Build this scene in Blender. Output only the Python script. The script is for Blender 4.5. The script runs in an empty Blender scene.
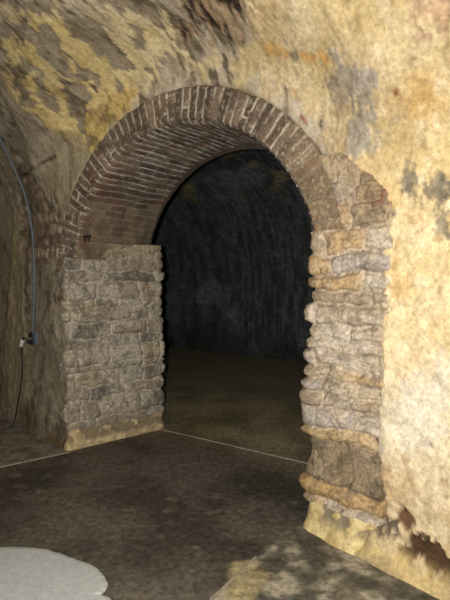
import numpy as np, math
rng = np.random.RandomState(7)
# ---------------------------------------------------------------- noise
_P = np.random.RandomState(3).permutation(512)
_G = np.random.RandomState(4).normal(size=(512, 3)); _G /= np.linalg.norm(_G, axis=1)[:, None]
def pnoise(x, y, z=0.0):
    x, y, z = np.broadcast_arrays(np.asarray(x, float), np.asarray(y, float), np.asarray(z, float))
    xi, yi, zi = np.floor(x).astype(int), np.floor(y).astype(int), np.floor(z).astype(int)
    xf, yf, zf = x-xi, y-yi, z-zi
    f = lambda t: t*t*t*(t*(t*6-15)+10)
    u, v, w = f(xf), f(yf), f(zf)
    r = 0
    for a in (0, 1):
        for b in (0, 1):
            for c in (0, 1):
                h = _P[(_P[(_P[(xi+a) & 511]+yi+b) & 511]+zi+c) & 511]
                g = _G[h]
                d = g[..., 0]*(xf-a)+g[..., 1]*(yf-b)+g[..., 2]*(zf-c)
                r = r + d*(u if a else 1-u)*(v if b else 1-v)*(w if c else 1-w)
    return r*1.6
def fbm(x, y, z=0.0, o=4, lac=2.1, gain=0.5):
    r = 0; a = 1; s = 0; x = np.asarray(x, float); y = np.asarray(y, float)
    for i in range(o):
        r = r + a*pnoise(x, y, z+i*7.3); s += a; a *= gain; x = x*lac; y = y*lac
    return r/s*1.5
def sstep(a, b, x):
    t = np.clip((x-a)/(b-a), 0, 1); return t*t*(3-2*t)
def mix(a, b, k):
    a = np.asarray(a, float); b = np.asarray(b, float)
    return a*(1-k[..., None]) + b*k[..., None]
def sdpoly(x, y, pts):
    # signed distance to a polygon, negative inside
    d = np.full(x.shape, 1e9); s = np.ones(x.shape); n = len(pts)
    for i in range(n):
        ax, ay = pts[i]; bx, by = pts[i-1]
        ex, ey = bx-ax, by-ay; wx, wy = x-ax, y-ay
        t = np.clip((wx*ex+wy*ey)/(ex*ex+ey*ey+1e-12), 0, 1)
        d = np.minimum(d, (wx-ex*t)**2+(wy-ey*t)**2)
        c1 = y >= ay; c2 = y < by; c3 = ex*wy > ey*wx
        s = np.where((c1 & c2 & c3) | (~c1 & ~c2 & ~c3), -s, s)
    return np.sqrt(d)*s
# ---------------------------------------------------------------- plan of the cellar
A = np.array([-2.49, 5.49]); B = np.array([-1.38, 4.40]); C_ = np.array([0.56, 3.05]); D = np.array([1.12, 2.42])
W = (C_-B)/np.linalg.norm(C_-B); NN = np.array([-W[1], W[0]])     # along the arch wall, through the arch wall
LBC = np.linalg.norm(C_-B)
WL = (B-A)/np.linalg.norm(B-A); WR = (D-C_)/np.linalg.norm(D-C_)
CS, CZ, RI, RO = 1.25, 1.532, 1.128, 1.365                        # arch circle: centre along the wall, centre height, radii
ZS = 1.84; DEP = 0.945                                            # springing height, wall thickness
def _path():
    s = np.arange(-4.5, 8.0, 0.01)
    p = np.where((s < 0)[:, None], B+s[:, None]*WL, np.where((s < LBC)[:, None], B+s[:, None]*W, C_+(s-LBC)[:, None]*WR))
    d = np.where((s < 0)[:, None], WL, np.where((s < LBC)[:, None], W, WR))
    def sm(a, n):
        k = np.ones(n)/n; q = np.pad(a, ((n//2, n//2), (0, 0)), mode='edge')
        return np.stack([np.convolve(q[:, i], k, 'valid') for i in range(2)], 1)[:len(a)]
    q = sm(p, 11); q[:8] = p[:8]; q[-8:] = p[-8:]
    d = sm(d, 81); d /= np.linalg.norm(d, axis=1)[:, None]
    return s, q, np.stack([d[:, 1], -d[:, 0]], 1)                 # inward normal (towards the near room)
PS, PP, PN = _path()
def plan(s):
    return (np.stack([np.interp(s, PS, PP[:, i]) for i in range(2)], -1), np.stack([np.interp(s, PS, PN[:, i]) for i in range(2)], -1))
VR, VZ = 1.6, 1.9                                                 # barrel vault radius and springing height
def wall_pos(s, t):
    p, n = plan(s)
    th = np.clip((t-VZ)/VR, 0, None)
    off = VR*(1-np.cos(th)); z = np.where(t < VZ, t, VZ+VR*np.sin(th))
    d = np.hypot(s-CS, np.maximum(t-CZ, 0))-RO
    k = sstep(-0.02, 0.62, d)
    off = off*k; z = t*(1-k)+z*k
    return p, n, off, z
F = 504.0; PITCH = math.radians(-3.4); CAMH = 1.6
import bpy
from mathutils import Vector
# ---------------------------------------------------------------- blender helpers
SC = bpy.context.scene; COL = SC.collection
def S(r, g, b):                                                   # sRGB bytes -> linear
    return np.array([((c/255+0.055)/1.055)**2.4 if c > 10 else c/255/12.92 for c in (r, g, b)])
def material(name, rough=0.85, bump=0.4, scale=60.0, var=0.25, spec=0.25, color=None, metallic=0.0, streak=None):
    m = bpy.data.materials.new(name); m.use_nodes = True; nt = m.node_tree; N = nt.nodes; L = nt.links
    bs = N['Principled BSDF']; bs.inputs['Roughness'].default_value = rough
    bs.inputs['Specular IOR Level'].default_value = spec; bs.inputs['Metallic'].default_value = metallic
    tc = N.new('ShaderNodeTexCoord')
    n1 = N.new('ShaderNodeTexNoise'); n1.inputs['Scale'].default_value = scale; n1.inputs['Detail'].default_value = 6; n1.inputs['Roughness'].default_value = 0.72; n1.inputs['Distortion'].default_value = 0.15
    if streak:
        mp = N.new('ShaderNodeMapping'); mp.inputs['Scale'].default_value = streak
        L.new(tc.outputs['Object'], mp.inputs['Vector']); L.new(mp.outputs['Vector'], n1.inputs['Vector'])
    else:
        L.new(tc.outputs['Object'], n1.inputs['Vector'])
    rp = N.new('ShaderNodeMapRange'); rp.inputs['From Min'].default_value = 0.36; rp.inputs['From Max'].default_value = 0.64
    rp.inputs['To Min'].default_value = 1-var; rp.inputs['To Max'].default_value = 1+var
    L.new(n1.outputs['Fac'], rp.inputs['Value'])
    mx = N.new('ShaderNodeVectorMath'); mx.operation = 'SCALE'
    if color is None:
        at = N.new('ShaderNodeAttribute'); at.attribute_name = 'Tint'; L.new(at.outputs['Color'], mx.inputs[0])
    else:
        mx.inputs[0].default_value = tuple(color)
    L.new(rp.outputs['Result'], mx.inputs['Scale']); L.new(mx.outputs['Vector'], bs.inputs['Base Color'])
    if bump:
        bp = N.new('ShaderNodeBump'); bp.inputs['Strength'].default_value = bump; bp.inputs['Distance'].default_value = 0.01
        L.new(n1.outputs['Fac'], bp.inputs['Height']); L.new(bp.outputs['Normal'], bs.inputs['Normal'])
    return m
def link(o, parent=None):
    COL.objects.link(o)
    if parent is not None: o.parent = parent
    return o
def grid(name, pos, col, mat, parent=None, keep=None, flip=False, extra=None):
    n, m = pos.shape[:2]
    idx = np.arange(n*m).reshape(n, m)
    q = np.stack([idx[:-1, :-1], idx[1:, :-1], idx[1:, 1:], idx[:-1, 1:]], -1)
    if flip: q = q[..., ::-1]
    q = q.reshape(-1, 4) if keep is None else q[keep]
    used = np.zeros(n*m, bool); used[q] = True
    new = np.cumsum(used)-1; q = new[q]
    v = pos.reshape(-1, 3)[used]; c = col.reshape(-1, 3)[used]
    me = bpy.data.meshes.new(name)
    me.vertices.add(len(v)); me.vertices.foreach_set('co', v.astype(np.float32).ravel())
    me.loops.add(q.size); me.loops.foreach_set('vertex_index', q.astype(np.int32).ravel())
    me.polygons.add(len(q)); me.polygons.foreach_set('loop_start', np.arange(0, q.size, 4, dtype=np.int32))
    me.polygons.foreach_set('use_smooth', np.ones(len(q), bool))
    me.update(calc_edges=True)
    a = me.color_attributes.new('Tint', 'FLOAT_COLOR', 'POINT')
    a.data.foreach_set('color', np.concatenate([np.clip(c, 0.002, 0.95), np.ones((len(c), 1))], 1).astype(np.float32).ravel())
    me.materials.append(mat)
    return link(bpy.data.objects.new(name, me), parent)
def mesh(name, verts, faces, mat, parent=None, smooth=True):
    me = bpy.data.meshes.new(name); me.from_pydata([tuple(map(float, v)) for v in verts], [], faces); me.update()
    for p in me.polygons: p.use_smooth = smooth
    me.materials.append(mat)
    return link(bpy.data.objects.new(name, me), parent)
def tube(name, pts, r, mat, parent=None, seg=10, sub=6):
    P = np.array(pts, float); Q = []
    ext = np.vstack([2*P[0]-P[1], P, 2*P[-1]-P[-2]])
    for i in range(1, len(ext)-2):
        a, b, c, d = ext[i-1:i+3]
        for k in range(sub):
            t = k/sub
            Q.append(0.5*((2*b)+(c-a)*t+(2*a-5*b+4*c-d)*t*t+(3*b-a-3*c+d)*t**3))
    Q.append(P[-1]); Q = np.array(Q); V = []; Fc = []
    up = np.array([0.31, 0.2, 0.93])
    for i, q in enumerate(Q):
        tg = Q[min(i+1, len(Q)-1)]-Q[max(i-1, 0)]; tg /= np.linalg.norm(tg)+1e-9
        u = np.cross(tg, up if abs(tg@up) < 0.95 else np.array([1., 0, 0])); u /= np.linalg.norm(u); w = np.cross(tg, u)
        for k in range(seg):
            an = 2*math.pi*k/seg; V.append(q+r*(math.cos(an)*u+math.sin(an)*w))
    for i in range(len(Q)-1):
        for k in range(seg):
            Fc.append((i*seg+k, i*seg+(k+1) % seg, (i+1)*seg+(k+1) % seg, (i+1)*seg+k))
    Fc.append(tuple(range(seg-1, -1, -1))); Fc.append(tuple((len(Q)-1)*seg+k for k in range(seg)))
    return mesh(name, V, Fc, mat, parent)
def tag(o, label=None, cat=None, group=None, kind=None):
    for k, v in (('label', label), ('category', cat), ('group', group), ('kind', kind)):
        if v: o[k] = v
    return o
def empty(name, loc, label, cat, group=None):
    o = bpy.data.objects.new(name, None); COL.objects.link(o); o.location = loc; o.empty_display_size = 0.1
    return tag(o, label, cat, group)
def into(root):                                                   # parts are modelled in world coordinates; hang them on the base point
    bpy.context.view_layer.update()
    for ch in root.children_recursive:
        if ch.parent == root: ch.matrix_parent_inverse = root.matrix_world.inverted()
    return root
# ---------------------------------------------------------------- masonry pattern
def masonry(u, v, rows, wmin, wmax, seed, joint, rnd, warp=0.012, wf=9.0):
    """distance to the joint, stone id and local coordinates for a coursed wall"""
    uu = u+warp*fbm(u*wf, v*wf, seed+.3, 3)*2; vv = v+warp*fbm(u*wf*.7, v*wf*.7, seed+5.1, 3)*2
    r = np.clip(np.searchsorted(rows, vv)-1, 0, len(rows)-2)
    rs = np.random.RandomState(seed); umin, umax = u.min()-0.6, u.max()+0.6
    dx = np.zeros(u.shape); sid = np.zeros(u.shape, int); lx = np.zeros(u.shape)
    base = 0
    for k in range(len(rows)-1):
        e = [umin-rs.rand()*wmax]
        while e[-1] < umax: e.append(e[-1]+wmin+(wmax-wmin)*rs.rand()**1.3)
        e = np.array(e); m = r == k
        if m.any():
            j = np.clip(np.searchsorted(e, uu[m])-1, 0, len(e)-2)
            dx[m] = np.minimum(uu[m]-e[j], e[j+1]-uu[m]); sid[m] = base+j; lx[m] = (uu[m]-e[j])/(e[j+1]-e[j])
        base += len(e)
    rows = np.asarray(rows); dy = np.minimum(vv-rows[r], rows[r+1]-vv)
    dx = dx-joint/2; dy = dy-joint/2
    c = (dx < rnd) & (dy < rnd)
    d = np.where(c, rnd-np.hypot(np.maximum(rnd-dx, 0), np.maximum(rnd-dy, 0)), np.minimum(dx, dy))
    ly = (vv-rows[r])/(rows[r+1]-rows[r])
    tab = np.random.RandomState(seed+99).rand(base+5, 4)
    return d, sid, tab[sid], lx, ly, r
def rowset(z0, z1, a, b, seed):
    rs = np.random.RandomState(seed); e = [z0]
    while e[-1] < z1: e.append(e[-1]+a+(b-a)*rs.rand())
    return np.array(e)
def palette(tabcol, cols):
    cols = np.array(cols); k = np.minimum((tabcol*len(cols)).astype(int), len(cols)-1)
    return cols[k]
# ---------------------------------------------------------------- materials
M_plaster = material('lime_plaster', 0.88, 0.6, 40, 0.24)
M_stone = material('rubble_stone', 0.9, 1.0, 55, 0.38)
M_brick = material('old_brick', 0.9, 0.9, 70, 0.36)
M_dark = material('dark_plaster', 0.9, 0.6, 14, 0.45)  # far room plaster, dark grey through its vertex colours
M_floor = material('worn_concrete', 0.66, 0.3, 24, 0.45, spec=0.3)
M_patch = material('pale_cement', 0.85, 0.35, 38, 0.12, color=S(180, 185, 184))
M_joint = material('joint_mortar', 0.9, 0.3, 60, 0.3, color=S(146, 138, 120))
M_pvc = material('grey_plastic', 0.45, 0.0, 30, 0.04, spec=0.5, color=S(96, 106, 114))
M_black = material('black_rubber', 0.5, 0.0, 30, 0.05, spec=0.4, color=(0.012, 0.012, 0.013))
M_white = material('white_plastic', 0.45, 0.0, 30, 0.03, spec=0.5, color=(0.8, 0.8, 0.78))
M_iron = material('rusty_iron', 0.7, 0.5, 150, 0.3, spec=0.4, color=(0.018, 0.014, 0.012))
# ---------------------------------------------------------------- near wall with the vault above it
MASKS = {
    'peel': [(0.45, 3.56), (0.97, 3.53), (1.84, 3.27), (1.52, 3.02), (1.29, 2.91), (0.8, 2.86), (0.4, 2.66), (0.22, 2.72), (0.07, 2.7), (-0.09, 2.98), (0.07, 3.28)],
    'cream': [(2.19, 3.17), (3.25, 2.8), (3.17, 1.45), (3.21, 0.01), (2.82, 0.0), (2.79, 0.89), (2.78, 1.76), (2.87, 1.89), (2.44, 2.3), (2.17, 2.58), (1.88, 2.81), (1.52, 2.93), (1.44, 3.04), (1.79, 3.01), (2.0, 3.02)],
    'bark': [(1.69, 3.32), (2.19, 3.17), (2.06, 3.06), (1.82, 3.01), (1.74, 3.06), (1.66, 3.12), (1.5, 3.1), (1.51, 3.2)],
    'greyplaster': [(0.2, 2.77), (0.45, 2.57), (0.22, 2.35), (-0.02, 1.95), (-0.17, 2.22), (-0.3, 2.32), (-0.28, 2.5)],
    'blob': [(0.37, 2.84), (0.74, 2.95), (0.94, 2.94), (0.48, 2.66), (0.35, 2.58)],
    'rubble': [(-0.57, 2.73), (-0.42, 2.52), (-0.3, 2.32), (-0.15, 2.09), (0.0, 1.9), (-0.12, 1.67), (-0.72, 1.58), (-0.89, 1.9), (-0.81, 2.28)],
    'olive': [(-0.9, 2.68), (-0.98, 2.3), (-0.89, 1.9), (-0.85, 1.3), (-0.79, 0.31), (-1.56, 0.03)],
    'drip': [(2.58, 2.73), (2.85, 2.67), (2.87, 2.57), (2.75, 2.5), (2.67, 2.26), (2.6, 2.27), (2.66, 2.53), (2.53, 2.61)],
    'drip2': [(2.55, 2.68), (2.67, 2.62), (2.62, 2.53), (2.5, 2.29), (2.45, 2.31), (2.5, 2.57)],
    'stain1': [(2.92, 2.1), (2.99, 2.05), (2.99, 1.97), (2.92, 2.01)],
    'stain2': [(3.01, 2.01), (3.09, 2.01), (3.09, 1.95), (3.02, 1.96)],
    'stain3': [(3.07, 1.91), (3.16, 1.94), (3.16, 1.76), (3.11, 1.8)],
    'pale': [(2.82, 0.89), (3.03, 1.04), (3.18, 1.11), (3.19, 0.67), (2.84, 0.62)],
    'rust1': [(3.11, 0.7), (3.19, 0.77), (3.2, 0.47), (3.14, 0.5)],
    'rust2': [(2.76, 0.53), (2.88, 0.57), (2.88, 0.41), (2.8, 0.38)],
    'hole1': [(2.94, 0.34), (2.99, 0.3), (2.97, 0.22), (2.92, 0.25)],
    'hole2': [(2.95, 0.09), (3.0, 0.19), (3.09, 0.22), (3.2, 0.19), (3.21, 0.07), (3.13, 0.08), (3.07, 0.13), (2.99, 0.09)],
    'damage': [(2.78, 0.32), (2.83, 0.25), (2.89, 0.19), (2.79, 0.17), (2.68, 0.18)],
    'scar': [(3.1, 2.85), (3.25, 2.8), (3.22, 2.68), (3.11, 2.68)],
    'scar2': [(2.24, 2.58), (2.35, 2.46), (2.32, 2.41), (2.24, 2.5)],
    'scar3': [(2.55, 2.17), (2.68, 2.11), (2.81, 1.95), (2.77, 1.88), (2.62, 2.05)],
    'crack1': [(-0.64, 2.5), (-0.03, 2.59), (-0.03, 2.57), (-0.65, 2.46)],
}
MASKS['cream'] = [(2.05, 3.6), (2.3, 7.2), (9, 7.2), (9, -.2), (2.84, -.2)] + MASKS['cream'][5:]
MASKS['ochre'] = [(2.08, 2.98), (2.3, 2.90), (2.56, 2.79), (2.54, 2.74), (2.28, 2.86), (2.09, 2.94)]
MASKS['bark'][1:1] = [(1.9, 3.6), (2.35, 3.5)]
def axis(*segs):
    out = []
    for a, b, st in segs: out.append(np.arange(a, b-st*0.4, st))
    return np.concatenate(out+[[segs[-1][1]]])
T_END = VZ+VR*math.pi+VZ                                          # all the way over and down the other side
def near_wall(sv, tv):
    s, t = np.meshgrid(sv, tv, indexing='ij')
    p, n, off, z = wall_pos(s, t)
    th = np.clip((t-VZ)/VR, 0, math.pi)
    z = np.where(t > VZ+VR*math.pi, VZ-(t-VZ-VR*math.pi), z)
    # direction of the surface normal
    k = sstep(0, .5, np.hypot(s-CS, np.maximum(t-CZ, 0))-RO)
    nx = n*np.cos(th*k)[..., None]; nz = -np.sin(th*k)
    w1 = fbm(s*3, t*3, 1.5, 4); w2 = fbm(s*11, t*11, 2.5, 4)
    st = fbm(s*16+w1, t*3.0+w1, 3.5, 4)                          # trowel and run marks along the curve of the vault
    wr = fbm(s*40, t*22, 6.5, 4)
    def M(name, soft=0.03, rag=0.05, fx=1.0):
        d = sdpoly(s, t, MASKS[name])
        return sstep(soft, -soft, d+rag*(w1*1.2+w2*.8+st*.5+wr*.7)*1.0)
    disp = 0.018*w1+0.006*w2
    grey = mix(S(160, 149, 127), S(192, 181, 158), sstep(-.6, .7, w1+st*.5)); grey = mix(grey, S(106, 95, 77), sstep(.0, .6, st+w2*.5))
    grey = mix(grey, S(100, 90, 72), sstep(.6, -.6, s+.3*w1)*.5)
    col = grey
    # olive plaster at the far left and grey render beside the ring
    a = M('olive', .02, .03); col = mix(col, mix(S(166, 153, 121), S(128, 117, 92), sstep(-.5, .6, st+.5*wr)), a); disp = disp+.012*a
    a = M('greyplaster', .08, .05); col = mix(col, mix(S(170, 158, 130), S(134, 122, 98), sstep(-.6, .6, st+.4*wr)), a)
    # exposed rubble at the left
    a = M('rubble', .02, .07)
    d, sid, tb, lx, ly, r = masonry(s, t, rowset(1.4, 3.0, .07, .13, 5), .08, .2, 51, .018, .03)
    rc = mix(S(120, 104, 84), palette(tb[..., 0], [S(124, 110, 92), S(146, 130, 110), S(104, 92, 78), S(156, 144, 124)]), sstep(-.005, .012, d))
    col = mix(col, rc, a); disp = disp+a*(-.02+.022*sstep(-.005, .03, d)*(tb[..., 1]*.7+.4)+.008*wr)
    # peeling yellow limewash
    pk = M('peel', .12, .12); pt = fbm(s*6+w2*.3, t*4.2-s*1.5, 8.1, 6)+.35*fbm(s*18, t*12, 9.1, 4)-.03-.25*sstep(.9, 1.7, s)*sstep(3.25, 3.0, t)
    yl = mix(S(208, 188, 132), S(176, 152, 94), sstep(-.4, .6, w2+w1)); yl = mix(yl, S(226, 212, 176), sstep(.3, 1.0, s-.25+w1)*.6)
    e = sstep(.02, .07, pt)*pk
    under = mix(S(140, 126, 102), S(98, 84, 64), sstep(-.3, .5, w2+st*.5))
    col = mix(col, under, pk*.6); col = mix(col, yl, e); disp = disp+.010*e
    e = M('blob', .015, .05); col = mix(col, mix(S(196, 172, 108), S(136, 116, 78), sstep(-.3, .4, w2+.5*wr)), e); disp = disp+.012*e
    # cream plaster over the right hand side
    c = M('cream', .04, .10)
    cr = mix(S(210, 188, 138), S(226, 208, 166), sstep(-.5, .6, w1)); cr = mix(cr, S(200, 164, 98), sstep(.0, .75, fbm(s*2.2, t*2.2, 12., 4))*.8)
    cr = mix(cr, S(184, 160, 116), sstep(.15, .7, fbm(s*7, t*3.2, 14., 5))*.6)
    vein = 1-np.abs(fbm(s*4.5, t*4.5, 21., 4))*9
    vein = vein*sstep(-.2, .3, fbm(s*2, t*2, 25., 2)); cr = mix(cr, S(186, 142, 80), np.clip(vein, 0, 1)*.5)
    v2 = 1-np.abs(fbm(s*9+w2, t*7, 27., 3))*14; cr = mix(cr, S(172, 146, 104), np.clip(v2, 0, 1)*.4*sstep(.0, .4, w1))
    cr = mix(cr, S(176, 152, 112), sstep(.0, .8, fbm(s*26, t*26, 31., 3))*.4)
    cr = mix(cr, S(216, 200, 168), sstep(1.35, .9, t+w1*.2)*.7)
    cr = mix(cr, S(156, 130, 90), sstep(.25, .6, fbm(s*13, t*9, 33., 5))*.55); cr = mix(cr, S(238, 224, 190), sstep(.2, .5, fbm(s*10, t*8, 36., 5))*.5)
    cr = mix(cr, S(186, 158, 110), sstep(.75, .45, t+w1*.15)*sstep(-.3, .5, w2)*.5)
    cr = cr*(1-.14*sstep(1.9, 2.6, t)[..., None])  # upper plaster darkened in the colour for weaker light farther away
    col = mix(col, cr, c); disp = disp+.008*c
    a = M('ochre', .02, .05); col = mix(col, S(198, 148, 72), a*.7*sstep(-.3, .2, w2))
    a = M('bark', .03, .08); br = mix(S(160, 138, 110), S(50, 40, 32), sstep(-.05, .2, fbm(s*17-t*8, t*7, 17., 5)))
    col = mix(col, br, a); disp = disp+a*(-.015-.03*fbm(s*17-t*8, t*7, 17., 5))
    for nm, cc, so, ra, am, dp in (('drip', S(150, 146, 140), .04, .09, .75, .012), ('drip2', S(168, 150, 124), .04, .07, .6, 0), ('stain1', S(120, 114, 100), .02, .06, .85, -.004),
                               ('stain2', S(120, 114, 100), .02, .06, .8, -.004), ('stain3', S(120, 114, 98), .03, .09, .8, -.004), ('pale', S(226, 218, 198), .06, .08, .7, 0),
                               ('rust1', S(132, 90, 56), .05, .06, .9, -.004), ('rust2', S(168, 126, 76), .04, .05, .55, -.004), ('hole1', S(100, 70, 44), .008, .02, .95, -.03),
                               ('hole2', S(76, 54, 36), .012, .05, .98, -.022), ('damage', S(92, 84, 70), .015, .05, .9, -.03), ('scar', S(190, 160, 128), .02, .08, .9, -.012),
                               ('scar2', S(150, 84, 58), .012, .04, .9, .012), ('scar3', S(164, 110, 84), .02, .06, .7, .01), ('crack1', S(70, 58, 42), .01, .015, .8, -.01)):
        a = M(nm, so, ra); cc2 = mix(cc, cc*.62, sstep(-.2, .5, w2)); col = mix(col, cc2, a*am); disp = disp+dp*a
    dd = np.hypot(s-2.93, t-2.50); col = mix(col, S(120, 66, 34), sstep(.03, .008, dd+.02*w2)*.85)
    dd = np.hypot((s-2.30), (t-2.86)*1); col = mix(col, S(120, 112, 96), sstep(.05, .02, dd+.03*w2)*.8)
    # broken, thickened lip around the arch and pier
    ring = np.where(t > CZ, np.hypot(s-CS, t-CZ)-RO, np.abs(s-CS)-RO)
    lip = np.exp(-((s-2.84)/.05)**2)*sstep(2.1, 1.95, t)*sstep(.25, .4, t); disp = disp+.022*lip
    disp = disp-.07*sstep(2.82, 2.79, s+.07*w1+.03*w2+.02*wr)*sstep(2.4, 2.5, s)*sstep(2.02, 1.92, t)*sstep(.20, .27, t)
    disp = disp-.06*sstep(.01, -.03, np.hypot(s-CS, t-CZ)-RO+.012*w1)*sstep(CZ, CZ+.1, t)
    # skirting of yellow plaster and sloped fillet at the floor
    rt = sstep(2.2, 2.6, s); h = .17+.03*w1
    f = sstep(h, h*.25, t)*rt; disp = disp+.035*f+.05*sstep(.07, 0, t)*rt
    col = mix(col, mix(S(206, 182, 122), S(176, 156, 112), sstep(-.4, .5, w2)), sstep(.12, .04, t+.05*w1)*rt*.8)
    lf = 1-rt; disp = disp+.03*sstep(.1, 0, t)*lf
    col = mix(col, S(150, 120, 60), sstep(.16, .04, t+.12*w1)*lf*sstep(-.9, -.1, s)*sstep(-.1, .3, w2)*.7)
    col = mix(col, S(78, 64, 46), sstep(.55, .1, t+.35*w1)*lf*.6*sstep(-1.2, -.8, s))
    disp = disp+.012*sstep(2.4, 3, t)*fbm(s*5, t*2, 44., 3)
    ck = np.abs(fbm(s*3.2+.4*w2, t*2.6+.3*w2, 61., 4)); ck = sstep(.016, .0, ck)*sstep(.0, .35, fbm(s*2, t*2, 63., 2)); col = mix(col, col*.55, ck*.8); disp = disp-.006*ck
    col = col*(1+.16*np.clip(wr, -1.2, 1.2))[..., None]
    # upper vault out of the picture: plain limewash
    pos = np.concatenate([p+n*off[..., None]+nx*disp[..., None], (z+nz*disp)[..., None]], -1)
    return s, t, pos, col
sv = axis((-4.3, -1.7, .1), (-1.7, -.3, .02), (-.3, 3.4, .0115), (3.4, 7.9, .1)); tv = axis((0, 2.2, .0115), (2.2, 3.9, .015))
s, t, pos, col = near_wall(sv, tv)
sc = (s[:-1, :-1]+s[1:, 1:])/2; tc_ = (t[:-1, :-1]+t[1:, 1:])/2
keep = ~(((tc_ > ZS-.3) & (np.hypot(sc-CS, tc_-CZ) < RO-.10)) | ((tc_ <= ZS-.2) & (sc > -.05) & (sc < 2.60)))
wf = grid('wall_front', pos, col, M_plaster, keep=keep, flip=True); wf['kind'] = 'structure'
sv2 = axis((-4.3, -1.7, .1), (-1.7, 3.4, .05), (3.4, 7.9, .1)); tv2 = axis((3.9, T_END, .1))
s, t, pos, col = near_wall(sv2, tv2); cut = tv2 < VZ+VR*math.pi
ib = int(np.argmax(~cut))
o = grid('ceiling', pos[:, :ib+1], col[:, :ib+1], M_plaster, flip=True); o['kind'] = 'structure'
o = grid('wall_back', pos[:, ib:], col[:, ib:], M_plaster, flip=True); o['kind'] = 'structure'
def endcap(name, s0):
    tt = np.linspace(0, T_END, 90); p, n, off, z = wall_pos(np.full(90, s0), tt)
    z = np.where(tt > VZ+VR*math.pi, VZ-(tt-VZ-VR*math.pi), z); q = np.concatenate([p+n*off[:, None], z[:, None]], 1)
    me = mesh(name, list(q), [tuple(range(90))], material(name+'_plaster', .9, .5, 20, .3, color=S(150, 130, 95)), smooth=False); me['kind'] = 'structure'
endcap('wall_left', -4.25); endcap('wall_right', 7.85)
# ---------------------------------------------------------------- world frames of the arch wall
def fr(w, n, z):                                                  # along the arch wall, through it, up
    return np.concatenate([B+w[..., None]*W+n[..., None]*NN, np.asarray(z)[..., None]], -1)
# ---------------------------------------------------------------- brick arch
A0 = math.radians(8); A1 = math.radians(172)
arch = empty('brick_arch', (*(B+CS*W), 0), 'weathered brick arch of long header bricks spanning the opening between the two rubble stone piers', 'arch')
av = np.arange(A0, A1, .0062); rv = np.arange(RI-.0, RO+.035, .0075)
an, rr = np.meshgrid(av, rv, indexing='ij')
L = an*1.24
rw = axis((A0*1.24-.1, A1*1.24+.1, .067))
jit = np.random.RandomState(2).uniform(-.006, .006, len(rw)); rwj = np.sort(rw+jit)
dd, sid, tb, lx, ly, r = masonry(rr, L, rwj, .5, .9, 21, .011, .008, warp=.003, wf=14)
# angle 0 is the right hand side: the lowest blocks there are longer, rougher stones
rough = sstep(math.radians(50), math.radians(24), an)
rw2 = rowset(A0*1.24-.05, A1*1.24, .10, .15, 31)
d2, sid2, tb2, *_ = masonry(rr, L, rw2, .35, .6, 77, .014, .02, warp=.006)
h1 = sstep(-.004, .012, dd)*(.6+.5*tb[..., 1]); h2 = sstep(-.004, .014, d2)*(.6+.5*tb2[..., 1])
use2 = (rough > .5)
stone = np.where(use2, sstep(-.004, .008, d2), sstep(-.004, .007, dd))
h = np.where(use2, h2, h1)
w2 = fbm(L*9, rr*9, 4.2, 4); w3 = fbm(L*30, rr*30, 6.2, 3)
leftred = sstep(math.radians(115), math.radians(140), an)
bc = palette(tb[..., 0], [S(116, 100, 84), S(98, 84, 71), S(128, 112, 94), S(108, 94, 80), S(88, 76, 64)])
bc = mix(bc, palette(tb[..., 2], [S(150, 88, 66), S(132, 92, 72), S(118, 92, 74)]), leftred*.28*sstep(-.3, .3, w2))
lowl = sstep(math.radians(152), math.radians(163), an+.05*w2)
bc = mix(bc, mix(S(124, 112, 96), S(92, 82, 70), sstep(-.2, .3, w3)), lowl)
bc = mix(bc, palette(tb2[..., 0], [S(146, 124, 94), S(130, 112, 88), S(150, 132, 104)]), rough)
bc = mix(bc, bc*.62, sstep(.0, .6, w2)*.8); bc = mix(bc, S(186, 174, 152), sstep(.15, .6, w3)*.45)
mort = mix(S(190, 180, 160), S(112, 100, 86), sstep(-.2, .4, w2))
mort = mix(mort, S(122, 110, 92), rough)
col = mix(mort, bc, stone)
edge = sstep(RI+.022, RI, rr)
outer = sstep(RO-.02, RO+.03, rr+.02*w2)
disp = .010+.006*h+.006*w3+.006*w2-.03*edge**2-.10*outer
col = mix(col, S(176, 156, 118), outer*.8)
pos = fr(CS+rr*np.cos(an), -disp, CZ+rr*np.sin(an))
grid('arch_ring', pos, col, M_brick, arch, flip=False)
# underside of the arch
av = np.arange(A0, A1, .0062); nv = np.arange(.0, DEP+.02, .0105)
an, nn = np.meshgrid(av, nv, indexing='ij'); L = an*1.24
dd, sid, tb, lx, ly, r = masonry(nn, L, rwj, .16, .30, 23, .013, .008, warp=.004, wf=12)
stone = sstep(-.003, .006, dd); w2 = fbm(L*7, nn*7, 14.2, 4); w3 = fbm(L*30, nn*12, 16.2, 3)
bc = palette(tb[..., 0], [S(122, 108, 92), S(106, 92, 78), S(136, 120, 102), S(96, 82, 70), S(122, 94, 78)])
bc = mix(bc, bc*.62, sstep(-.1, .6, w2)*.8); red = sstep(.32, .05, nn)*sstep(math.radians(100), math.radians(120), an)*sstep(-.1, .4, w2+.2)
bc = mix(bc, S(132, 84, 66), red*.5)
bed = np.abs((L+.004*fbm(nn*6, L*9, 3.1, 3))[..., None]-rwj[None, None, :]).min(-1)
stone = .3*stone+.7*sstep(.003, .011, bed+.004*w3)
mort_fade = sstep(math.radians(140), math.radians(162), an+.06*w2)  # lower left bricks fade into smooth mortar
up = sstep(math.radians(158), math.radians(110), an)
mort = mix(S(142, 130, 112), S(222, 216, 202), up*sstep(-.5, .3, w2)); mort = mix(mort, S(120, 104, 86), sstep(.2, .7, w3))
col = mix(mort, bc, stone); col = mix(col, S(196, 188, 172), sstep(.2, .7, w3+.4*w2)*.45*up); col = mix(col, mix(S(146, 130, 106), S(116, 102, 84), sstep(-.3, .4, w2)), mort_fade*.65)
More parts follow.
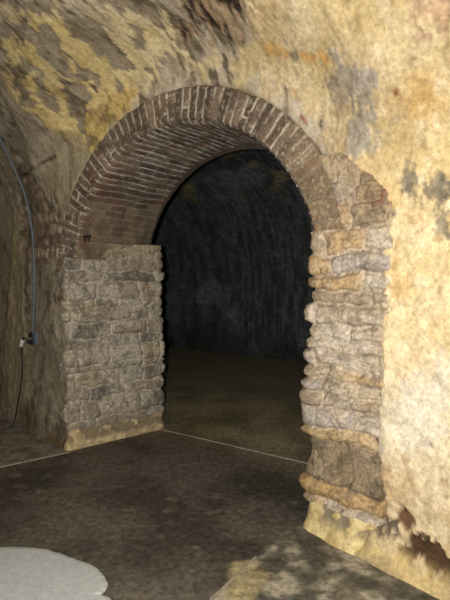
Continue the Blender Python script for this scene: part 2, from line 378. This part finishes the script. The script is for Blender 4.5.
disp = -.002+.009*stone*(.5+.6*tb[..., 1])+.004*w2+.002*w3+.02*fbm(L*2, nn*2, 9.9, 2)
disp = disp*sstep(-.012, .03, nn)
rr = RI-disp
rr = rr+.012*nn/DEP+.025*nn/DEP*np.sin(an)**2
pos = fr(CS-.075*nn/DEP+rr*np.cos(an), nn-.0, CZ+rr*np.sin(an))
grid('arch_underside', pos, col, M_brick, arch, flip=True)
# ring of bricks on the far face
an, rr = np.meshgrid(av[::2], np.arange(RI-.005, RO+.1, .03), indexing='ij')
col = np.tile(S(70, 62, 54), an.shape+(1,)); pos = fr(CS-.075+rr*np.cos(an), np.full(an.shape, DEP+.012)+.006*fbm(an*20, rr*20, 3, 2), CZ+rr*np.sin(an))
grid('far_arch_ring', pos, col, M_brick, arch, flip=True)
into(arch)
# ---------------------------------------------------------------- stone piers
def smoothpath(pts, step=.0075, rad=.05):
    pts = np.array(pts, float); seg = np.linalg.norm(np.diff(pts, axis=0), axis=1); cum = np.r_[0, np.cumsum(seg)]
    q = np.arange(0, cum[-1], step); P = np.stack([np.interp(q, cum, pts[:, i]) for i in range(2)], 1)
    n = int(rad/step)*2+1; k = np.ones(n)/n
    Pp = np.pad(P, ((n//2, n//2), (0, 0)), mode='reflect', reflect_type='odd')
    P = np.stack([np.convolve(Pp[:, i], k, 'valid') for i in range(2)], 1)
    T = np.gradient(P, axis=0); T /= np.linalg.norm(T, axis=1)[:, None]
    return q, P, T
def wn(w, n): return B+w*W+n*NN
def pier(path, rows, ztop, seed, cols, mortc, amp, capin, bulge, mask, side, name_pl, plinth_h, parent, colmod):
    q, P, T = smoothpath(path)
    out = -side*np.stack([-T[:, 1], T[:, 0]], 1)
    zv = np.arange(0, ztop, .0095)
    u, v = np.meshgrid(q, zv, indexing='ij')
    d, sid, tb, lx, ly, r = masonry(u, v, rows, .16, .58, seed, .012, .018, warp=.017, wf=6)
    w1 = fbm(u*4, v*4, seed+.5, 4); w2 = fbm(u*14, v*14, seed+1.5, 4); w3 = fbm(u*34, v*34, seed+2.5, 3)
    st = sstep(-.006, .012, d)
    body = sstep(-.006, .02, d)*(.35+.85*tb[..., 1])
    disp = amp*(body-.3)+.012*w1+.010*w2+.004*w3+.012*np.abs(w2)+amp*.35*(ly-.5)*(tb[..., 3]-.5)
    col = palette(tb[..., 0], cols); col = mix(col, col*.62, sstep(-.15, .6, w2+.5*w1)*.75)
    col = mix(col, S(196, 184, 164), sstep(.25, .8, w3+w1*.4)*.45)
    mo = mix(mortc, mortc*.66, sstep(-.1, .4, w2)); mo = mix(mo, np.minimum(mortc*1.2, .9), sstep(.1, .5, w3))
    smear = sstep(-.02, .4, fbm(u*5, v*5, seed+7.5, 5))             # mortar smeared over the stones
    col = mix(mo, col, st*(1-.75*smear)*.85); col = mix(col, S(112, 102, 90), sstep(.15, .6, fbm(u*11, v*19, seed+4.4, 4))*.5)
    disp = disp+.006*smear
    disp = disp+bulge(u, v)
    Pw = (P-B)@W; Pn = (P-B)@NN
    ws = np.broadcast_to(Pw[:, None], u.shape); ns = np.broadcast_to(Pn[:, None], u.shape)
    disp, col = colmod(u, v, ws, ns, disp, col, w1, w2, w3, r)
    disp = mask(u, v, ws, ns, disp, w1, w2)
    hp = plinth_h
    xy = P[:, None, :]+out[:, None, :]*disp[..., None]
    pos = np.concatenate([xy, v[..., None]], -1)
    # cap folding back into the wall
    if capin:
        k = 14; last = pos[:, -1:, :]; cap = np.repeat(last, k, 1).copy(); a = np.linspace(0, 1, k)
        cap[..., :2] -= out[:, None, :]*(a*capin)[None, :, None]; cap[..., 2] += .012*np.sin(a*2.5)
        cc = np.repeat(col[:, -1:, :], k, 1); pos = np.concatenate([pos, cap], 1); col = np.concatenate([col, cc], 1)
    ip = int(hp/.0095)
    grid('masonry', pos[:, ip-3:], col[:, ip-3:], M_stone, parent, flip=(side < 0))
    # plinth: same run, a little proud, plastered yellow
    zp = np.arange(0, hp+.022, .0095); u, v = np.meshgrid(q, zp, indexing='ij')
    w1 = fbm(u*4, v*4, seed+8.5, 4); w2 = fbm(u*13, v*13, seed+9.5, 4); w3 = fbm(u*34, v*34, seed+6.5, 3)
    pd = name_pl['taper'](u)+name_pl['proud']+.010*w1+.006*w2+name_pl['flare']*(1-v/hp)**2-.09*sstep(hp-.035+.02*w1, hp+.02, v)
    ws = np.broadcast_to(Pw[:, None], u.shape); ns = np.broadcast_to(Pn[:, None], u.shape)
    yl = mix(name_pl['c0'], name_pl['c1'], sstep(-.4, .5, w2))
    peel = sstep(name_pl['thr'], name_pl['thr']+.12, fbm(u*7, v*9, seed+3.3, 5))*name_pl['zone'](v/hp)
    pc = mix(yl, name_pl['under'], peel); pd = pd-.008*peel
    xy = P[:, None, :]+out[:, None, :]*pd[..., None]
    o = grid('plinth', np.concatenate([xy, v[..., None]], -1), pc, M_plaster, parent, flip=(side < 0))
    o['label'] = name_pl['label']
    return parent
E0 = (B*0+np.array([-0.63, 5.03])); we, ne = float((E0-B)@W), float((E0-B)@NN)
lp, ln = plan(np.array([-.42])); lp = lp[0]-ln[0]*.07
root = empty('stone_pier', (*wn(.05, .4), 0), 'thick grey brown rubble stone pier under the left arch foot, yellow at its base', 'stone pier')
def mask_l(u, v, w, n, disp, w1, w2):
    return disp
def col_l(u, v, w, n, disp, col, w1, w2, w3, r):
    k = sstep(1.55, 1.85, v+.12*w1); col = mix(col, mix(S(168, 146, 104), S(140, 126, 100), sstep(-.3, .4, w2)), k*.45); disp = disp*(1-.5*k)
    k = sstep(.22, -.02, u+.06*w2)*sstep(.2, .4, v); col = mix(col, S(118, 106, 84), k*.5)
    return disp, col
pier([lp, wn(-.005, -.012), wn(we, ne), wn(we-.05, ne+.035), wn(we-.7, ne+.05)],
     np.array([0, .2, .40, .50, .64, .70, .86, .96, 1.1, 1.22, 1.30, 1.46, 1.56, 1.68, 1.76, 1.9, 2.0])+.03, ZS+.005, 61,
     [S(158, 146, 128), S(128, 119, 106), S(166, 150, 124), S(114, 108, 100), S(146, 132, 114), S(170, 162, 148)], S(184, 175, 156), .028, .34,
     lambda u, v: 0*u, mask_l, 1, dict(proud=.012, flare=.015, c0=S(206, 188, 142), c1=S(168, 150, 114), thr=-.2, zone=lambda z: sstep(.15, .4, z)*.85, under=S(128, 114, 92), label='patchy yellow plaster plinth', taper=lambda u: 0*u),
     .20, root, col_l)
into(root)
root = empty('stone_pier', (*wn(2.5, .4), 0), 'rough pale rubble stone pier under the right foot of the arch, set against cream plaster', 'stone pier')
sp_, sn_ = plan(np.array([2.36, 2.6, 2.82, 3.0]))
pa = sp_+sn_*np.array([0.0, 0.0, 0.0, -.06])[:, None]
bz = np.array([0, .22, .30, .38, .45, .58, .62, .70, .84, .92, 1.0, 1.12, 1.3, 1.5, 1.75, 1.84, 1.9])
bb = np.array([.0, .015, .05, .02, -.015, -.01, .03, .055, .055, .04, .015, .02, .012, .0, .0, .01, .0])
def bul_r(u, v):
    return np.interp(v, bz, bb)*sstep(.25, .42, u)+.022*sstep(.75, .6, u)
def mask_r(u, v, w, n, disp, w1, w2):
    # u runs from the buried right edge to the corner and then into the passage
    edge = np.interp(v, [.0, .25, .4, .8, 1.3, 1.7, 1.95, 2.05, 2.3], [.15, .17, .17, .18, .16, .13, .14, .20, .50])
    k = sstep(edge-.03, edge+.03, u+.02*w2)
    disp = disp*k+(-.06)*(1-k)
    inring = sstep(-.015, -.06, np.hypot(w-CS, v-CZ)-RO)*sstep(ZS-.01, ZS+.03, v)
    inring = np.maximum(inring, sstep(.02, .10, n)*sstep(ZS-.01, ZS+.03, v))
    return disp*(1-inring)-.16*inring
def col_r(u, v, w, n, disp, col, w1, w2, w3, r):
    k = sstep(.50, .28, v)*sstep(.50, .58, u+.05*w1)
    oc = mix(S(184, 150, 92), S(150, 124, 84), sstep(-.3, .4, w2))
    col = mix(col, oc, (r == 1)*.75)
    col = mix(col, mix(S(132, 116, 90), S(96, 84, 66), sstep(-.2, .4, w2)), (r == 2)*.75)
    col = mix(col, S(200, 166, 104), (r == 3)*.35)
    col = mix(col, S(206, 198, 184), sstep(.0, .6, w1+.3*w3)*sstep(.9, 1.1, v)*sstep(1.45, 1.2, v)*.5)
    k = sstep(1.72, 1.95, v)*sstep(.6, .3, u); col = mix(col, mix(S(160, 142, 114), S(126, 108, 86), sstep(-.2, .3, w2)), k*.75); col = mix(col, S(152, 92, 70), sstep(.1, .35, w1+.5*w3)*k*.7)
    return disp+.008*sstep(1.8, 1.9, v), col
pier([pa[3], pa[2], pa[1], wn(2.335, -.008), wn(2.335, DEP), wn(2.38, DEP+.04), wn(3.0, DEP+.05)],
     np.array([0, .235, .345, .60, .68, .80, .88, .96, 1.02, 1.12, 1.20, 1.28, 1.40, 1.48, 1.58, 1.70, 1.84, 1.98, 2.10, 2.25, 2.4]), 2.28, 83,
     [S(186, 170, 144), S(176, 156, 124), S(172, 164, 152), S(198, 186, 166), S(160, 144, 120), S(184, 156, 114)], S(186, 170, 146), .038, 0,
     bul_r, mask_r, -1, dict(proud=.045, flare=.045, c0=S(218, 200, 146), c1=S(186, 164, 112), thr=-.1, zone=lambda z: sstep(.2, .6, z)*.9, under=S(128, 120, 100), label='flared yellow plaster plinth with grey peeling', taper=lambda u: -.13*sstep(.34, .16, u)-.03*sstep(.4, .6, u)),
     .235, root, col_r)
into(root)
# ---------------------------------------------------------------- far room
FW = 4.16; FR = FW/2; FZ = 1.25
FEND = FZ+FR*math.pi+FZ
def far_room(wv, tv):
    w, t = np.meshgrid(wv, tv, indexing='ij'); th = np.clip((t-FZ)/FR, 0, math.pi)
    n = DEP+.01+FW-FR*(1-np.cos(th)); z = np.where(t < FZ, t, FZ+FR*np.sin(th)); z = np.where(t > FZ+FR*math.pi, FZ-(t-FZ-FR*math.pi), z)
    w1 = fbm(w*1.3, t*1.3, 41., 5); w2 = fbm(w*14, t*1.6, 43., 4)
    disp = .02*w1+.010*w2+.03*sstep(.12, 0, t)
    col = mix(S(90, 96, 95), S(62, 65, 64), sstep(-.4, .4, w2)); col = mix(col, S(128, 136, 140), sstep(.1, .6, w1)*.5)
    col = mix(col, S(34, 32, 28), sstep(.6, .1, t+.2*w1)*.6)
    y = sstep(.05, .5, fbm(w*2.2, t*2.2, 46., 5)-.05+.3*w2)*sstep(2.7, 3.6, t); col = mix(col, S(170, 158, 100), y*.7)
    c = np.cos(th)*disp; zz = -np.sin(th)*disp
    pos = fr(w, n-c, z+zz); return w, t, pos, col
w, t, pos, col = far_room(axis((-5, -1.5, .1), (-1.5, 4.5, .04), (4.5, 8, .1)), axis((0, FZ+FR*math.pi/2, .03)))
it = int(np.argmax(t[0] > 3.3))
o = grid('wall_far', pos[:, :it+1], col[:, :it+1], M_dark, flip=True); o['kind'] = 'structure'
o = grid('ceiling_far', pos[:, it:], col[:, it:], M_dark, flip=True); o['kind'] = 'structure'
wv = axis((-5, -.3, .1), (-.3, 2.8, .03), (2.8, 8, .1)); tv = axis((0, FZ+FR*math.pi/2, .04))
w, t = np.meshgrid(wv, tv, indexing='ij'); th = np.clip((t-FZ)/FR, 0, math.pi/2)
k = sstep(.02, .7, np.hypot(w-CS, np.maximum(t-CZ, 0))-RO)
n = DEP+.01+FR*(1-np.cos(th))*k; z = np.where(t < FZ, t, t*(1-k)+k*(FZ+FR*np.sin(th)))
k2 = sstep(FZ+FR*math.pi/2-.5, FZ+FR*math.pi/2-.02, t); n = n*(1-k2)+k2*(DEP+.01+FR*(1-np.cos(th))); z = z*(1-k2)+k2*(FZ+FR*np.sin(th))
hole = (np.hypot(w-CS, t-CZ) < RI+.10) & (t > CZ) | ((t <= CZ) & (w > .15) & (w < 2.42))
kp = ~(hole[:-1, :-1] | hole[1:, 1:] | hole[:-1, 1:] | hole[1:, :-1])
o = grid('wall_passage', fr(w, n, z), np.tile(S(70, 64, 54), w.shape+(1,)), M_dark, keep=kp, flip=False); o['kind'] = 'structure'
for nm, w0 in (('wall_far_left', -4.95), ('wall_far_right', 7.95)):
    a = np.linspace(0, math.pi, 40); nn_ = DEP+.01+FR-FR*np.cos(a); zz = FZ+FR*np.sin(a)
    nn_ = np.r_[DEP+.01, nn_, DEP+.01+FW]; zz = np.r_[0, zz, 0]
    o = mesh(nm, list(fr(np.full(len(nn_), w0), nn_, zz)), [tuple(range(len(nn_)))], material(nm+'_plaster', .9, .5, 14, .4, color=S(60, 60, 54)), smooth=False); o['kind'] = 'structure'
# ---------------------------------------------------------------- floor
def floor():
    wv = axis((-5, -1.6, .08), (-1.6, 3.4, .02), (3.4, 8, .08)); nv = axis((-5.3, -2.4, .08), (-2.4, 1.2, .02), (1.2, 5.3, .05))
    w, n = np.meshgrid(wv, nv, indexing='ij'); pos = fr(w, n, np.zeros(w.shape)); x, y = pos[..., 0], pos[..., 1]
    w1 = fbm(x*1.6, y*1.6, 71., 5); w2 = fbm(x*7, y*7, 72., 5); w3 = fbm(x*2, y*9, 73., 4)
    col = mix(S(98, 92, 82), S(68, 63, 56), sstep(-.5, .5, w1+.4*w2)); col = mix(col, S(128, 120, 104), sstep(.25, .8, w2+.5*w3)*.5)
    def Mk(p, soft=.03, rag=.04): return sstep(soft, -soft, sdpoly(x, y, p)+rag*(w1+w2))
    left = Mk([(-1.90, 3.96), (-1.37, 4.35), (-1.0, 5.2), (-4, 8), (-6, 4), (-3.6, 2.6)], .01, .006)
    col = mix(col, mix(S(140, 134, 120), S(104, 98, 86), sstep(-.4, .5, w2)), left)
    right = Mk([(-.62, 1.5), (.14, 2.68), (.42, 3.05), (1.2, 3.0), (5, .0), (5, -3), (-1.5, -1.5)], .012, .03)
    rc = mix(S(122, 117, 102), S(86, 84, 74), sstep(-.3, .3, w2+.3*fbm(x*22, y*22, 75., 3))); w4 = fbm(x*5, y*6, 76., 6); rc = mix(rc, S(172, 165, 146), sstep(.08, .28, w4)*.7); rc = mix(rc, S(70, 67, 58), sstep(-.05, -.3, w4)*.6)
    col = mix(col, rc, right)
    col = mix(col, mix(S(166, 154, 116), S(140, 130, 98), sstep(-.3, .4, w2)), Mk([(.0, 2.38), (.02, 2.66), (.14, 2.70), (.26, 2.56), (.17, 2.40), (.0, 2.1)], .015, .02)*.8)
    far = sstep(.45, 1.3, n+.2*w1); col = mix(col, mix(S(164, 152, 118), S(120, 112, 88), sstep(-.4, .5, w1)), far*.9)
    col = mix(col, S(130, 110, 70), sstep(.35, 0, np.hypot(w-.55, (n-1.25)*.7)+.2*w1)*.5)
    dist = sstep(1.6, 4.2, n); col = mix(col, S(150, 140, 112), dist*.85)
    # dust gathered at the foot of the left pier
    col = mix(col, S(150, 134, 96), sstep(.14, .0, np.abs(n-(w/we*ne))*.6+.05*w2+np.maximum(-w, 0)+np.maximum(w-.45, 0)*2)*.45)
    pos[..., 2] = .004*w1+.0015*w2
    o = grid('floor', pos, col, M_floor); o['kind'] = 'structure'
floor()
def strip(name, p0, p1, wd, seed):
    p0 = np.array(p0); p1 = np.array(p1); d = p1-p0; L_ = np.linalg.norm(d); d /= L_; nrm = np.array([-d[1], d[0]]); k = int(L_/.03)+2
    V = []; Fc = []
    for i in range(k):
        a = i/(k-1)*L_; off = .006*float(fbm(np.array(a*3.), np.array(seed*1.), 0., 3)); ww = wd*(1+.5*float(fbm(np.array(a*9.), np.array(seed+3.), 0., 2)))
        c = p0+d*a+nrm*off
        for sgn, zz in ((-1, 0.0), (-.8, .0085), (.8, .0085), (1, 0.0)): V.append((*(c+nrm*ww/2*sgn), zz))
    for i in range(k-1):
        for j in range(3): Fc.append((i*4+j, (i+1)*4+j, (i+1)*4+j+1, i*4+j+1))
    o = mesh(name, V, Fc, M_joint, smooth=False); o['kind'] = 'structure'; return o
strip('trim_1', (-.62, 4.96), (.72, 4.06), .010, 1)
strip('trim_2', (-2.9, 3.22), (-1.36, 4.34), .008, 9)
strip('trim_3', (-.62, 1.5), (.17, 2.72), .011, 13)
# pale cement patch with a rounded, two-lobed outline
pts = [(-1.62, 2.70), (-1.45, 2.78), (-1.29, 2.81), (-1.18, 2.815), (-1.03, 2.79), (-.92, 2.745), (-.82, 2.69), (-.73, 2.645), (-.66, 2.58), (-.61, 2.51), (-.595, 2.44), (-.61, 2.395), (-.635, 2.375), (-.60, 2.375), (-.56, 2.36),
       (-.53, 2.31), (-.54, 2.22), (-.60, 2.12), (-.70, 2.02), (-.86, 1.95), (-1.05, 1.93), (-1.25, 1.97), (-1.45, 2.05), (-1.6, 2.18), (-1.70, 2.35), (-1.71, 2.55)]
P = np.array(pts); R = []
for i in range(len(P)):
    a, b, c, d = P[i-1], P[i], P[(i+1) % len(P)], P[(i+2) % len(P)]
    for k in range(8):
        t_ = k/8; R.append(0.5*((2*b)+(c-a)*t_+(2*a-5*b+4*c-d)*t_*t_+(3*b-a-3*c+d)*t_**3))
R = np.array(R); R = R+.006*np.stack([fbm(R[:, 0]*20, R[:, 1]*20, 1., 3), fbm(R[:, 0]*20, R[:, 1]*20, 5., 3)], 1); cen = R.mean(0); V = []; Fc = []; n_ = len(R)
for z_, k in ((-.002, 1.0), (.009, .993), (.013, .975), (.0145, .9), (.0145, .6), (.0145, .3)):
    for q in R:
        pq = cen+(q-cen)*k; V.append((pq[0], pq[1], z_+(.0015*float(pnoise(pq[0]*9, pq[1]*9, 0.)) if k < .95 else 0)))
V.append((*cen, .0145))
for j in range(5):
    for i in range(n_): Fc.append((j*n_+i, j*n_+(i+1) % n_, (j+1)*n_+(i+1) % n_, (j+1)*n_+i))
for i in range(n_): Fc.append((5*n_+i, 5*n_+(i+1) % n_, len(V)-1))
Fc = [f[::-1] for f in Fc]
o = mesh('cement_patch', V, Fc, M_patch)
import bmesh
bm = bmesh.new(); bm.from_mesh(o.data); bmesh.ops.recalc_face_normals(bm, faces=bm.faces); bm.to_mesh(o.data); bm.free()
tag(o, 'pale grey rounded cement patch lying on the dark floor in the foreground', 'floor patch')
# ---------------------------------------------------------------- conduit, socket and cable on the left wall
def onwall(s_, t_, out=0.02):
    p, n, off, z = wall_pos(np.array([float(s_)]), np.array([float(t_)]))
    th = max(0, (t_-VZ)/VR); q = p[0]+n[0]*(off[0]+out*math.cos(th)); return np.array([q[0], q[1], z[0]-out*math.sin(th)])
con = empty('electrical_conduit', tuple(onwall(-.6, .97, 0.0)), 'thin grey electrical conduit curving up the left wall onto the vault', 'conduit')
cp = [(-.615, .99), (-.60, 1.2), (-.57, 1.41), (-.56, 1.69), (-.59, 2.03), (-.61, 2.31), (-.63, 2.5), (-.625, 2.75), (-.60, 2.91), (-.56, 3.2), (-.52, 3.5), (-.5, 3.8)]
tube('pipe', [onwall(a, b, .032) for a, b in cp], .0105, M_pvc, con, 12)
for a, b in ((-.585, 1.3), (-.58, 1.95), (-.63, 2.6)):
    c = onwall(a, b, .032); c2 = onwall(a, b+.02, .032); tube('clip', [c-(c2-c)*.4, c, c2], .0145, M_pvc, con, 12, 2)
def wallbox(name, s_, t_, w_, h_, d_, mat, parent, out=.0):
    a = onwall(s_, t_, out); p, n = plan(np.array([float(s_)])); n = np.array([*n[0], 0]); tg = np.array([-n[1], n[0], 0]); up = np.array([0, 0, 1.])
    bm = bmesh.new(); bmesh.ops.create_cube(bm, size=1)
    for v in bm.verts: v.co = Vector(a+tg*v.co.x*w_+up*v.co.z*h_+n*(v.co.y*d_+d_/2))
    bmesh.ops.recalc_face_normals(bm, faces=bm.faces)
    bmesh.ops.bevel(bm, geom=bm.edges[:], offset=min(w_, h_, d_)*.18, segments=2, affect='EDGES')
    me = bpy.data.meshes.new(name); bm.to_mesh(me); bm.free(); me.materials.append(mat); return link(bpy.data.objects.new(name, me), parent)
wallbox('socket_plate', -.61, .95, .06, .12, .035, M_pvc, con, -.005)
o = wallbox('socket', -.655, .975, .05, .05, .055, M_black, con, -.005); o['label'] = 'upper black socket'
o = wallbox('socket', -.655, .905, .05, .05, .055, M_black, con, -.005); o['label'] = 'lower black socket'
into(con)
cab = empty('power_cable', tuple(onwall(-1.04, 0, 0.05)), 'black power cable with a white connector hanging from the wall socket to the floor', 'cable')
cpts = [(-.66, .91, .06), (-.69, .945, .085), (-.73, .94, .08), (-.78, .895, .065), (-.82, .86, .06), (-.845, .80, .05), (-.85, .72, .045), (-.86, .6, .04), (-.90, .45, .04), (-.95, .31, .045), (-.99, .18, .05), (-1.02, .08, .06), (-1.03, .03, .075), (-1.04, .012, .12)]
tube('cord', [onwall(*c) for c in cpts], .0065, M_black, cab, 8)
tube('connector', [onwall(-.765, .915, .07), onwall(-.79, .89, .067), onwall(-.825, .85, .062)], .019, M_white, cab, 12, 3)
o = tube('plug', [onwall(-.655, .905, .045), onwall(-.665, .915, .075)], .018, M_black, cab, 10, 2)
into(cab)
# two black iron pegs at the foot of the ring
for k, (s_, lab) in enumerate(((.185, 'small black iron peg under the arch foot, left one of the pair'), (.235, 'small black iron peg under the arch foot, right one of the pair'))):
    rt_ = empty('iron_peg', tuple(fr(np.array(s_), np.array(.02), np.array(ZS+.02))), lab, 'peg', 'iron pegs at the foot of the arch')
    b0 = fr(np.array(s_), np.array(.06), np.array(ZS+.04)); out_ = np.array([*(-NN), 0])*.5+np.array([*W, 0])*.5
    p1 = b0+out_*.10; 
    tube('shank', [b0, b0+out_*.05, p1, p1+np.array([0, 0, -.045])], .008, M_iron, rt_, 8, 4)
    tube('head', [p1+np.array([0, 0, .012]), p1+np.array([0, 0, -.012])], .016, M_iron, rt_, 10, 2)
    into(rt_)
# ---------------------------------------------------------------- camera, light, world
cam = bpy.data.cameras.new('camera'); cam.sensor_fit = 'VERTICAL'; cam.sensor_height = 36; cam.lens = F/600*36; cam.clip_start = .02
co = bpy.data.objects.new('camera', cam); COL.objects.link(co); co.location = (0, 0, CAMH); co.rotation_euler = (math.pi/2+PITCH, 0, 0); SC.camera = co
fl = bpy.data.lights.new('flash_lamp', 'AREA'); fl.shape = 'RECTANGLE'; fl.size = .04; fl.size_y = .06; fl.energy = 122; fl.color = (1, .965, .935)
fo = bpy.data.objects.new('flash_lamp', fl); COL.objects.link(fo); fo.location = (-.09, .0, CAMH+.02); fo.rotation_euler = (math.pi/2+math.radians(-2), 0, 0)
wd = bpy.data.worlds.new('cellar_air'); wd.use_nodes = True; wd.node_tree.nodes['Background'].inputs[0].default_value = (.01, .01, .01, 1); wd.node_tree.nodes['Background'].inputs[1].default_value = 0; SC.world = wd
vs = SC.view_settings; vs.view_transform = 'Standard'; vs.look = 'None'; vs.gamma = 1; vs.exposure = 0; vs.use_curve_mapping = False
